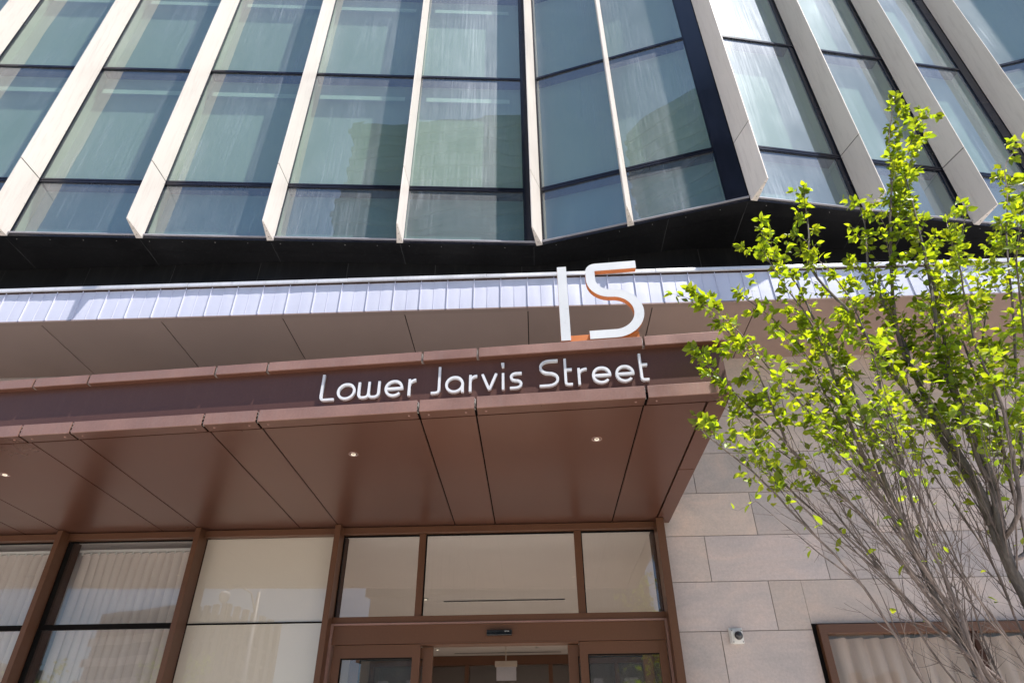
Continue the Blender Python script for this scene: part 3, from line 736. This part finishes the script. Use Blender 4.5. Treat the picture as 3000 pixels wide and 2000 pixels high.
NS=thing('house_number_sign','large white number 15 with orange returns standing on the canopy lip','sign')
def ribbon(pts,wd):
    return pts
F1=[(.2755,4.252),(.2755,4.94)]
c5=[(.842,4.912)]+fillet([(.842,4.912),(.490,4.912),(.490,4.798)],.048,8)[1:-1]+arc(.636,4.798,.146,.146,180,270,10)+arc(.636,4.4685,.1835,.1835,90,-90,22)+[(.448,4.285)]
for nm,pts in (('one',F1),('five',c5)):
    m=MB(); stroke(m,pts,.070,-.001,.004); d=m.build('digit',M['white_face'],NS)
    m=MB(); stroke(m,pts,.0685,.0045,.05); m.build('return',M['orange'],d)
m=MB(); cbox(m,.238,.80,.016,.046,4.241,4.300); m.build('base_plate',M['orange'],NS,bevel=.001)

# ------------------------------------------------------------------ small fittings
CAMT=thing('security_camera','white dome security camera on the stone wall beside the entrance','camera')
m=MB(); x,z=1.806,2.690
m.box(x-.056,x+.056,6.45,6.499,z-.062,z+.062); m.build('housing',M['white_plastic'],CAMT,bevel=.02)
m=MB(); m.box(x-.062,x+.062,6.485,6.499,z-.055,z+.075); m.build('mounting_plate',M['white_plastic'],CAMT,bevel=.005)
m=MB(); m.lathe([(.043,0),(.042,.006),(.038,.008)],(x+.008,6.449,z+.004),'y',28); m.build('ring',M['white_plastic'],CAMT)
m=MB(); m.lathe([(.037*math.cos(R(a)),.037*math.sin(R(a))) for a in range(0,90,9)],(x+.008,6.441,z+.004),'y',28)
DM=paint('smoked_dome',(.035,.035,.04),.12,0,.2,spec=.7); m.build('dome',DM,CAMT)
m=MB()
for sx in (-1,1):
    for sz in (-1,1): m.lathe([(.005,0),(.004,.003)],(x+.042*sx,6.449,z+.047*sz),'y',8)
m.build('screws',M['screw'],CAMT)
SE=thing('door_sensor','small black motion sensor bar on the bronze header above the sliding doors','sensor')
m=MB(); m.box(-.448,-.222,6.405,6.454,2.727,2.772); m.build('housing',M['gap'] if False else paint('black_plastic',(.012,.012,.014),.25,0,.2,spec=.6),SE,bevel=.004)
m=MB(); m.box(-.446,-.224,6.400,6.4045,2.732,2.748); m.build('lens_strip',paint('lens',(.01,.01,.012),.08,0,.1,spec=.8),SE)
m=MB()
for i in range(7): m.box(-.285+.006*i,-.281+.006*i,6.4025,6.4045,2.756,2.7605)
m.build('maker_mark',M['white_plastic'],SE)

# ------------------------------------------------------------------ the tree
LIMBS = [
 (0.014,0.004,1,[(1.92,3.75,2.00),(1.88,3.73,2.13),(1.79,3.71,2.38),(1.71,3.69,2.53),(1.57,3.67,2.70),(1.44,3.65,2.86),(1.37,3.63,2.97),(1.28,3.61,3.08),(1.14,3.59,3.20),(1.04,3.57,3.30),(0.94,3.55,3.41)]),
 (0.016,0.005,0.6,[(2.20,3.75,2.13),(2.15,3.77,2.18),(2.10,3.79,2.24),(2.05,3.81,2.35),(1.95,3.83,2.52),(1.88,3.84,2.68),(1.75,3.86,2.85),(1.65,3.88,2.94),(1.59,3.90,3.06)]),
 (0.018,0.004,1,[(2.24,3.80,2.00),(2.15,3.78,2.33),(2.06,3.77,2.53),(1.95,3.75,2.76),(1.82,3.73,2.94),(1.72,3.72,3.08),(1.60,3.70,3.17),(1.53,3.68,3.29),(1.44,3.67,3.42),(1.34,3.65,3.54),(1.26,3.63,3.65),(1.15,3.62,3.82),(1.07,3.60,3.83)]),
 (0.02,0.003,1,[(2.19,3.70,2.14),(2.16,3.68,2.30),(2.08,3.66,2.52),(2.01,3.64,2.70),(1.95,3.62,2.94),(1.89,3.60,3.12),(1.78,3.58,3.23),(1.69,3.57,3.41),(1.56,3.55,3.59),(1.45,3.53,3.81),(1.35,3.51,4.00),(1.22,3.49,4.17),(1.11,3.47,4.22),(0.96,3.45,4.26)]),
 (0.018,0.003,1,[(2.23,3.80,2.14),(2.21,3.79,2.37),(2.16,3.78,2.50),(2.12,3.77,2.70),(2.09,3.77,2.92),(2.04,3.76,3.11),(1.96,3.75,3.26),(1.90,3.74,3.50),(1.87,3.73,3.69),(1.86,3.73,3.93),(1.76,3.72,4.12),(1.61,3.71,4.32),(1.52,3.70,4.40)]),
 (0.03,0.004,1,[(2.30,3.80,2.00),(2.23,3.81,2.13),(2.19,3.81,2.28),(2.16,3.82,2.47),(2.15,3.82,2.60),(2.14,3.83,2.90),(2.12,3.84,3.12),(2.12,3.84,3.37),(2.13,3.85,3.52),(2.15,3.86,3.80),(2.14,3.86,3.86),(2.08,3.87,4.13),(2.04,3.88,4.30),(2.02,3.88,4.54),(1.96,3.89,4.84),(1.88,3.89,5.03),(1.87,3.90,5.18)]),
 (0.016,0.004,0.8,[(2.12,3.60,2.13),(2.15,3.59,2.31),(2.12,3.58,2.50),(2.08,3.57,2.70),(2.08,3.56,2.87),(2.10,3.55,3.14),(2.12,3.55,3.42),(2.12,3.54,3.57),(2.16,3.53,3.85),(2.14,3.52,4.12),(2.10,3.51,4.37),(2.01,3.50,4.54)]),
 (0.038,0.004,1,[(2.59,3.75,2.40),(2.59,3.76,2.53),(2.58,3.77,2.69),(2.59,3.78,2.80),(2.63,3.79,2.88),(2.62,3.80,2.99),(2.57,3.81,3.22),(2.52,3.82,3.47),(2.45,3.83,3.72),(2.39,3.84,3.93),(2.34,3.85,4.19),(2.28,3.86,4.43),(2.19,3.87,4.60),(2.11,3.88,4.80),(2.22,3.89,5.14),(2.30,3.90,5.58)]),
 (0.042,0.004,1,[(2.61,3.75,2.44),(2.58,3.74,2.55),(2.58,3.73,2.69),(2.63,3.72,2.86),(2.68,3.71,3.10),(2.65,3.70,3.29),(2.65,3.70,3.65),(2.67,3.69,3.95),(2.79,3.68,4.35),(2.85,3.67,4.71),(2.92,3.66,5.09),(2.97,3.65,5.47)]),
 (0.03,0.004,1,[(2.62,3.75,2.87),(2.59,3.76,2.98),(2.60,3.77,3.13),(2.57,3.78,3.32),(2.54,3.79,3.60),(2.52,3.80,3.80),(2.56,3.81,4.15),(2.53,3.82,4.37),(2.51,3.83,4.67),(2.65,3.84,5.20),(2.67,3.85,5.38)]),
 (0.018,0.003,1,[(2.55,3.85,3.83),(2.51,3.81,3.99),(2.52,3.78,4.18),(2.61,3.74,4.59),(2.70,3.71,4.94),(2.89,3.67,5.54),(2.99,3.64,5.97),(3.15,3.60,6.36)]),
 (0.02,0.003,1,[(2.61,3.70,3.07),(2.67,3.71,3.46),(2.69,3.72,3.74),(2.80,3.73,4.14),(2.86,3.74,4.40),(2.91,3.76,4.69),(2.98,3.77,5.15),(3.02,3.78,5.47),(3.24,3.79,6.02),(3.51,3.80,6.44)]),
 (0.016,0.003,1,[(2.68,3.60,2.80),(2.83,3.57,3.51),(2.78,3.54,3.78),(2.83,3.51,4.06),(2.88,3.49,4.37),(2.90,3.46,4.52),(2.97,3.43,4.67),(3.06,3.40,4.85)]),
 (0.016,0.003,1,[(2.93,3.80,3.11),(3.10,3.79,3.62),(3.27,3.77,4.07),(3.38,3.76,4.39),(3.56,3.74,4.94),(3.74,3.73,5.34),(3.84,3.71,5.70),(4.05,3.70,5.87)]),
 (0.018,0.003,1,[(2.85,3.90,2.68),(2.89,3.91,3.03),(3.00,3.93,3.42),(3.08,3.94,3.72),(3.17,3.96,4.12),(3.36,3.97,4.47),(3.53,3.99,4.76),(3.70,4.00,5.09)]),
 (0.012,0.003,0.3,[(2.60,3.90,2.26),(2.63,3.93,2.58),(2.59,3.97,2.93),(2.52,4.00,3.20),(2.48,4.03,3.56),(2.39,4.07,3.73),(2.36,4.10,3.92)]),
 (0.012,0.003,0.3,[(2.46,4.00,2.02),(2.46,4.02,2.26),(2.50,4.03,2.61),(2.49,4.05,2.87),(2.48,4.07,3.15),(2.50,4.08,3.37),(2.55,4.10,3.70)]),
 (0.012,0.003,0.15,[(2.16,3.90,2.02),(2.08,3.92,2.22),(2.04,3.93,2.46),(2.01,3.95,2.62),(1.91,3.97,2.78),(1.83,3.98,2.96),(1.80,4.00,3.09)]),
 (0.012,0.003,0.15,[(2.35,3.60,2.08),(2.29,3.58,2.27),(2.22,3.57,2.41),(2.13,3.55,2.59),(2.12,3.53,2.79),(2.10,3.52,2.94),(2.05,3.50,3.04)]),
 (0.016,0.003,1,[(1.97,3.70,3.21),(1.95,3.69,3.47),(1.93,3.67,3.66),(1.93,3.66,3.93),(1.90,3.64,4.14),(1.82,3.63,4.35),(1.74,3.61,4.52),(1.71,3.60,4.69)]),
 (0.012,0.003,0.9,[(1.54,3.70,3.30),(1.49,3.67,3.67),(1.46,3.63,3.73),(1.40,3.60,3.92),(1.31,3.57,4.03),(1.22,3.53,4.12),(1.17,3.50,4.15)]),
 (0.014,0.003,1,[(2.92,3.60,3.14),(3.07,3.55,3.70),(3.12,3.50,3.97),(3.18,3.45,4.24),(3.22,3.40,4.46),(3.36,3.35,4.73),(3.47,3.30,5.00)]),
 (0.014,0.003,1,[(3.08,4.10,3.23),(3.14,4.12,3.81),(3.19,4.13,4.23),(3.22,4.15,4.59),(3.32,4.17,4.92),(3.52,4.18,5.22),(3.57,4.20,5.50)]),
]

TREE=thing('street_tree','young multi-stemmed tree in fresh lime-green leaf in front of the stone wall','tree')
def catmull(P,n=4):
    P=[Vector(p) for p in P]; P=[P[0]*2-P[1]]+P+[P[-1]*2-P[-2]]; out=[]
    for i in range(1,len(P)-2):
        for j in range(n):
            t=j/n; a,b,c,d=P[i-1:i+3]
            out.append(.5*((2*b)+(-a+c)*t+(2*a-5*b+4*c-d)*t*t+(-a+3*b-3*c+d)*t**3))
    out.append(P[-2]); return out
def rv(r): return Vector((r.uniform(-1,1),r.uniform(-1,1),r.uniform(-1,1)))
crown=MB(); twigs=MB(); tr=random.Random(5)
J0=Vector((2.80,3.78,.95))
def add_leaf(p,d,s,rr):
    """pointed oval folded leaf; p base, d direction, s length"""
    d=d.normalized(); up=Vector((rr.uniform(-.5,.5),rr.uniform(-.5,.5),1)); side=d.cross(up)
    if side.length<.05: side=Vector((1,0,0))
    side.normalize(); nn=side.cross(d).normalized()
    roll=rr.gauss(0,.5); side=(side*math.cos(roll)+nn*math.sin(roll)).normalized(); nn=side.cross(d).normalized()
    wd=s*rr.uniform(.24,.31); fold=rr.uniform(.15,.5); droop=rr.uniform(.05,.35)
    pr=[(0,0),(.12,.40),(.32,.90),(.5,1.0),(.70,.78),(.87,.36),(1.0,0)]
    t=rr.random(); v=rr.choice((rr.uniform(.38,.7),rr.uniform(.75,1.2),rr.uniform(.85,1.3))); tint=(v*(1+.28*t),v,v*(.8+.3*rr.random()))  # the darker picks put shadowed leaves into the tint
    mid=[];Lf=[];Rt=[]
    for a,b in pr:
        c=p+d*(s*a)-nn*(s*droop*a*a); mid.append(c)
        k=wd*b; Lf.append(c+side*k+nn*(k*fold)); Rt.append(c-side*k+nn*(k*fold))
    b0=len(crown.v); n=len(pr)
    crown.v+=[tuple(q) for q in mid]+[tuple(q) for q in Lf[1:-1]]+[tuple(q) for q in Rt[1:-1]]
    m_=lambda i:b0+i; l_=lambda i:b0+n+i-1; r_i=lambda i:b0+n+(n-2)+i-1
    fs=[(m_(0),l_(1),m_(1)),(m_(0),m_(1),r_i(1))]
    for i in range(1,n-2): fs+=[(m_(i),l_(i),l_(i+1),m_(i+1)),(m_(i),m_(i+1),r_i(i+1),r_i(i))]
    fs+=[(m_(n-2),l_(n-2),m_(n-1)),(m_(n-2),m_(n-1),r_i(n-2))]
    for f in fs: crown.f.append(f); crown.sm.append(True); crown.col.append(tint)
def twig(p,d,L,r,rr,leafy,depth=0):
    n=max(3,int(L/.033)); P=[p.copy()]; q=p.copy(); dd=d.normalized()
    for i in range(n):
        dd=(dd+rv(rr)*.13+Vector((0,0,.035))).normalized(); q=q+dd*(L/n); P.append(q.copy())
    twigs.tube(P,[r*(1-.75*i/n) for i in range(n+1)],4 if depth else 5)
    for i in range(1,n+1):
        if leafy>0 and rr.random()<leafy*1.3:
            for _ in range(1 if rr.random()<.6 else 2):
                sd=rv(rr); ax=(P[i]-P[i-1]).normalized(); sd=(sd-ax*sd.dot(ax)).normalized()
                ld_=ax*rr.uniform(.25,.8)+sd*.8+Vector((0,0,-.35))
                add_leaf(P[i]+sd*.002,ld_,rr.uniform(.030,.072),rr)
        if depth<2 and rr.random()<(.28 if depth==0 else .13):
            sd=rv(rr); ax=(P[i]-P[i-1]).normalized(); sd=(sd-ax*sd.dot(ax)).normalized()
            twig(P[i],ax*.75+sd*.6+Vector((0,0,.1)),L*rr.uniform(.3,.55),r*.55,rr,leafy,depth+1)
    if leafy>0 and rr.random()<leafy:
        for _ in range(2): add_leaf(P[-1],dd+rv(rr)*.6+Vector((0,0,-.25)),rr.uniform(.04,.07),rr)
def leafiness(z,x):
    # leaves thin out below about 3.4 m
    lo=2.72 if x<1.55 else (2.9 if x<2.1 else 3.0)
    return max(.04,min(1.,(z-lo)/.5)) if z>lo-.25 else (.014 if z>2.2 else 0)
trunk=MB(); trunk.tube(catmull([(3.05,3.85,-.02),(3.0,3.84,.3),(2.9,3.8,.65),J0],5),[.13,.118,.11,.105,.1,.098,.095,.093,.09,.088,.086,.084,.082,.08,.078,.076],10)
TR=trunk.build('trunk',M['bark'],TREE)
SK=[]
def smooth_path(P,step=.09,it=3):
    P=[Vector(p) for p in P]; out=[P[0]]; 
    for a,b in zip(P,P[1:]):
        k=max(1,int(round((b-a).length/step)))
        for i in range(1,k+1): out.append(a.lerp(b,i/k))
    for _ in range(it):
        out=[out[0]]+[(out[i-1]+out[i]*2+out[i+1])/4 for i in range(1,len(out)-1)]+[out[-1]]
    return out
for li,(r0,r1,lf,pts) in enumerate(LIMBS):
    pts=[Vector(p) for p in pts]; start=pts[0]
    if li in (0,2,3): pts[-1]=pts[-2].lerp(pts[-1],.35)
    r0=r0*(.92 if r0>.024 else .85)
    back=(pts[0]-pts[1]).normalized()
    if li<9 or li in (15,16,17,18):
        j=J0+Vector((tr.uniform(-.03,.02),tr.uniform(-.04,.04),tr.uniform(-.02,.2)))
        d=(j-start).length
        pre=[j,start+back*d*.45*.6+(j-start)*.25]
    else:
        best=min((c for c in SK if c.z<start.z-.03),key=lambda c:(c-start).length+.0*c.z)
        pre=[best,best.lerp(start,.5)+back*.03]
    C=smooth_path(pre+pts); n=len(C); SK+=C[2:]
    C=[c+rv(tr)*min(.004,r0*.2) for c in C]
    rad=[r0+(r1-r0)*(i/(n-1))**.85 for i in range(n)]
    thick=r0>.024
    lm=MB(); lm.tube(C,rad,8 if thick else 6); lm.build('limb',M['bark'] if thick else M['twig'],TREE)
    tot=sum((b-a).length for a,b in zip(C,C[1:])); run=0
    nxt=tr.uniform(.1,.25)
    for i in range(1,n):
        seg=(C[i]-C[i-1]).length; run+=seg
        if run<nxt: continue
        nxt=run+tr.uniform(.030,.072)*(.5 if C[i].z<3.1 else 1)
        p=C[i]; ax=(C[i]-C[i-1]).normalized(); sd=rv(tr); sd.y*=.8; sd=(sd-ax*sd.dot(ax)).normalized()
        f=run/tot; lfy=leafiness(p.z,p.x)*lf
        if p.z<1.9: continue
        L=tr.uniform(.10,.30)*(1.1-.5*f)*(1.0 if lfy>.3 else 1.15)
        if p.z<3.2: L=tr.uniform(.08,.42)
        twig(p,ax*.85+sd*.62+Vector((0,0,.08)),L,max(.0016,rad[i]*.32) if rad[i]<.012 else .0034,tr,min(1,lfy))
    if lf>.5 and li not in (0,3):
        twig(C[-1],(C[-1]-C[-3]),.07,r1,tr,min(1,leafiness(C[-1].z,C[-1].x)*1.2))
# long bare shoots rising between the limbs
for k in range(120):
    li=tr.choice([0,1,2,3,4,5,6,7,8,15,16,17,18,5,6,8]); P=[Vector(p) for p in LIMBS[li][3]]
    low=[p for p in P if p.z<3.2]
    if len(low)<3: continue
    i=tr.randrange(0,len(low)-1); a=low[i].lerp(low[i+1],tr.random()); d=(P[min(i+3,len(P)-1)]-low[i]).normalized()
    d=(d+Vector((tr.gauss(0,.16),tr.gauss(0,.2),tr.gauss(.05,.14)))).normalized(); L=tr.uniform(.35,1.3); n=int(L/.07)+2; pp=[a]; q_=a.copy()
    for j in range(n):
        d=(d+rv(tr)*.07+Vector((0,0,.02))).normalized(); q_=q_+d*(L/n); pp.append(q_.copy())
    if min(p.y for p in pp)<3.0 or max(p.y for p in pp)>6.2 or min(p.x for p in pp)<1.15: continue
    r0_=tr.uniform(.0022,.0055); twigs.tube(pp,[r0_*(1-.75*j/n) for j in range(n+1)],5)
    for j in range(1,n+1):
        if tr.random()<.55: twig(pp[j],d+rv(tr)*.9,tr.uniform(.04,.16),.0016,tr,leafiness(pp[j].z,pp[j].x)*.3,1)
twigs.build('twigs',M['twig'],TREE)
crown.build('crown',M['leaf'],TREE)
print('leaves',len(crown.f)//12)

# ------------------------------------------------------------------ the other side of the street (seen mirrored in the glass)
def tower(name,label,cx,cy,wx,wy,h,rot,wall,glassm,floor=3.0,band=.9,bays=0,fin_=None):
    t=thing(name,label,'building'); 
    def T(o): o.location=(cx,cy,0); o.rotation_euler=(0,0,R(rot)); return o
    m=MB(); m.box(-wx/2,wx/2,-wy/2,wy/2,0,h); T(m.build('glazed_body',glassm,t))
    m=MB(); k=0
    while (k+1)*floor<h+.1:
        z=k*floor; m.box(-wx/2-.35,wx/2+.35,-wy/2-.35,wy/2+.35,z,z+band); k+=1
    T(m.build('floor_bands',wall,t))
    if bays:
        m=MB()
        for i in range(bays+1):
            x=-wx/2+wx*i/bays; m.box(x-.3,x+.3,wy/2,wy/2+.5,0,h+1); m.box(x-.3,x+.3,-wy/2-.5,-wy/2,0,h+1)
            y=-wy/2+wy*i/bays; m.box(-wx/2-.5,-wx/2,y-.3,y+.3,0,h+1); m.box(wx/2,wx/2+.5,y-.3,y+.3,0,h+1)
        T(m.build('piers',wall,t))
    return t
tower('apartment_tower','tall greenish tower across the street, mirrored in the upper panes',-2,-66,29,18,90,8,M['tower_band'],M['tower_green'],3.0,.9)
tower('apartment_tower','slim pale tower with white floor bands mirrored in the curtained windows',-44,-72,12,12,19,20,M['conc_light'],M['tower_glass'],2.2,.8)
tower('office_block','dark blue glass block mirrored in the curtained windows',-35.5,-66,7,10,17,12,M['conc_grey'],M['tower_blue'],1.6,.3,6)
tower('low_block','pale low block with vertical piers across the street',6,-40,32,12,6.2,0,M['conc_light'],M['tower_glass'],3.2,.6,16)
tower('low_block','low grey block across the street at the left',-62,-48,30,12,10,0,M['conc_grey'],M['tower_glass'],3.2,.9,12)
def far_tree(x,y,h,label,seed):
    t=thing('street_tree',label,'tree',group='trees on the far pavement'); rr=random.Random(seed)
    m=MB(); m.tube([(x,y,-.02),(x+.1,y,h*.3),(x,y+.1,h*.6)],[.16,.12,.06],8)
    for i in range(9):
        a=rr.uniform(0,6.28); m.tube([(x+.05,y,h*.3+i*h*.03),(x+math.cos(a)*h*.12,y+math.sin(a)*h*.12,h*.55+i*.1),(x+math.cos(a)*h*.22,y+math.sin(a)*h*.22,h*.8)],[.05,.03,.01],5)
    m.build('trunk',M['bark'],t)
    c=MB()
    cl=[(Vector((x,y,h*.68))+Vector((rr.gauss(0,h*.13),rr.gauss(0,h*.13),rr.gauss(0,h*.15))),rr.uniform(.4,.9)) for _ in range(34)]
    for p,r in cl:
        for _ in range(34):
            q=p+rv(rr).normalized()*r*rr.random()**.4; a=rv(rr).normalized(); b=a.cross(rv(rr)).normalized(); s=rr.uniform(.08,.16); v=rr.uniform(.6,1.2)
            c.quad(q-a*s,q-b*s*.5,q+a*s,q+b*s*.5,(v,v*.95,v))
    c.build('crown',M['leaf'],t)
for i,(x,y,h) in enumerate([(-17,-21,7.2),(-13.2,-20.4,5.2),(-3.5,-21,6.0),(5.5,-21.2,7.5),(11,-21,6.5),(-24,-21,6.5)]):
    far_tree(x,y,h,'small leafy tree on the far pavement, mirrored in the ground-floor glass',20+i)

UP=thing('street_lamp','galvanised street lamp across the road, mirrored in the beige ground-floor panel','street lamp')
m=MB(); m.tube([(-13.2,-19.6,0),(-13.2,-19.6,4.5),(-13.25,-19.6,9.4)],[.13,.11,.08],10); m.build('pole',M['pole'],UP)
m=MB(); m.tube([(-13.25,-19.6,8.4),(-13.5,-19.3,9.3),(-14.1,-19.0,9.6),(-14.6,-18.8,9.3)],[.05,.045,.04,.035],8); m.build('arm',M['pole'],UP)
m=MB(); m.lathe([(.06,.12),(.22,.05),(.26,-.08),(.22,-.3),(.10,-.42)],(-14.6,-18.8,9.2),'z',20); m.build('globe',M['white_face'],UP)
# ------------------------------------------------------------------ camera, sun, sky
cam=bpy.data.cameras.new('camera'); co=bpy.data.objects.new('camera',cam); COL.objects.link(co)
yaw,pitch,roll=-0.02929846,0.5924506,-0.01174089
f=Vector((math.sin(yaw)*math.cos(pitch),math.cos(yaw)*math.cos(pitch),math.sin(pitch)))
r=Vector((math.cos(yaw),-math.sin(yaw),0)); u=r.cross(f)
r2=r*math.cos(roll)+u*math.sin(roll); u2=-r*math.sin(roll)+u*math.cos(roll)
mt=Matrix((r2,u2,-f)).transposed().to_4x4(); mt.translation=(0,0,1.6); co.matrix_world=mt
cam.sensor_width=36; cam.lens=1929.37/3000*36; cam.clip_start=.05; cam.clip_end=4000
scene.camera=co
S=Vector((1.38,-1,4.1)).normalized()
sun=bpy.data.lights.new('sun','SUN'); sun.energy=SUNE; sun.angle=R(.53); sun.color=(1,.955,.90)
so=bpy.data.objects.new('sun',sun); COL.objects.link(so); so.rotation_euler=S.to_track_quat('Z','Y').to_euler()
wd=bpy.data.worlds.new('World'); scene.world=wd; wd.use_nodes=True; wn=wd.node_tree.nodes; wl=wd.node_tree.links
bg=wn['Background']; sk=wn.new('ShaderNodeTexSky'); sk.sky_type='NISHITA'; sk.sun_disc=False
sk.sun_elevation=math.asin(S.z); sk.sun_rotation=math.atan2(S.x,S.y); sk.air_density=1.0; sk.dust_density=.3; sk.ozone_density=3.0
wl.new(sk.outputs[0],bg.inputs[0]); bg.inputs[1].default_value=SKYE
scene.view_settings.view_transform='Standard'; scene.view_settings.look='None'; scene.view_settings.exposure=0; scene.view_settings.gamma=1
scene.cycles.max_bounces=10; scene.cycles.transparent_max_bounces=16; scene.cycles.diffuse_bounces=4; scene.cycles.glossy_bounces=4
scene.cycles.use_denoising=True
scene.cycles.caustics_reflective=False; scene.cycles.caustics_refractive=False
scene.cycles.sample_clamp_indirect=4
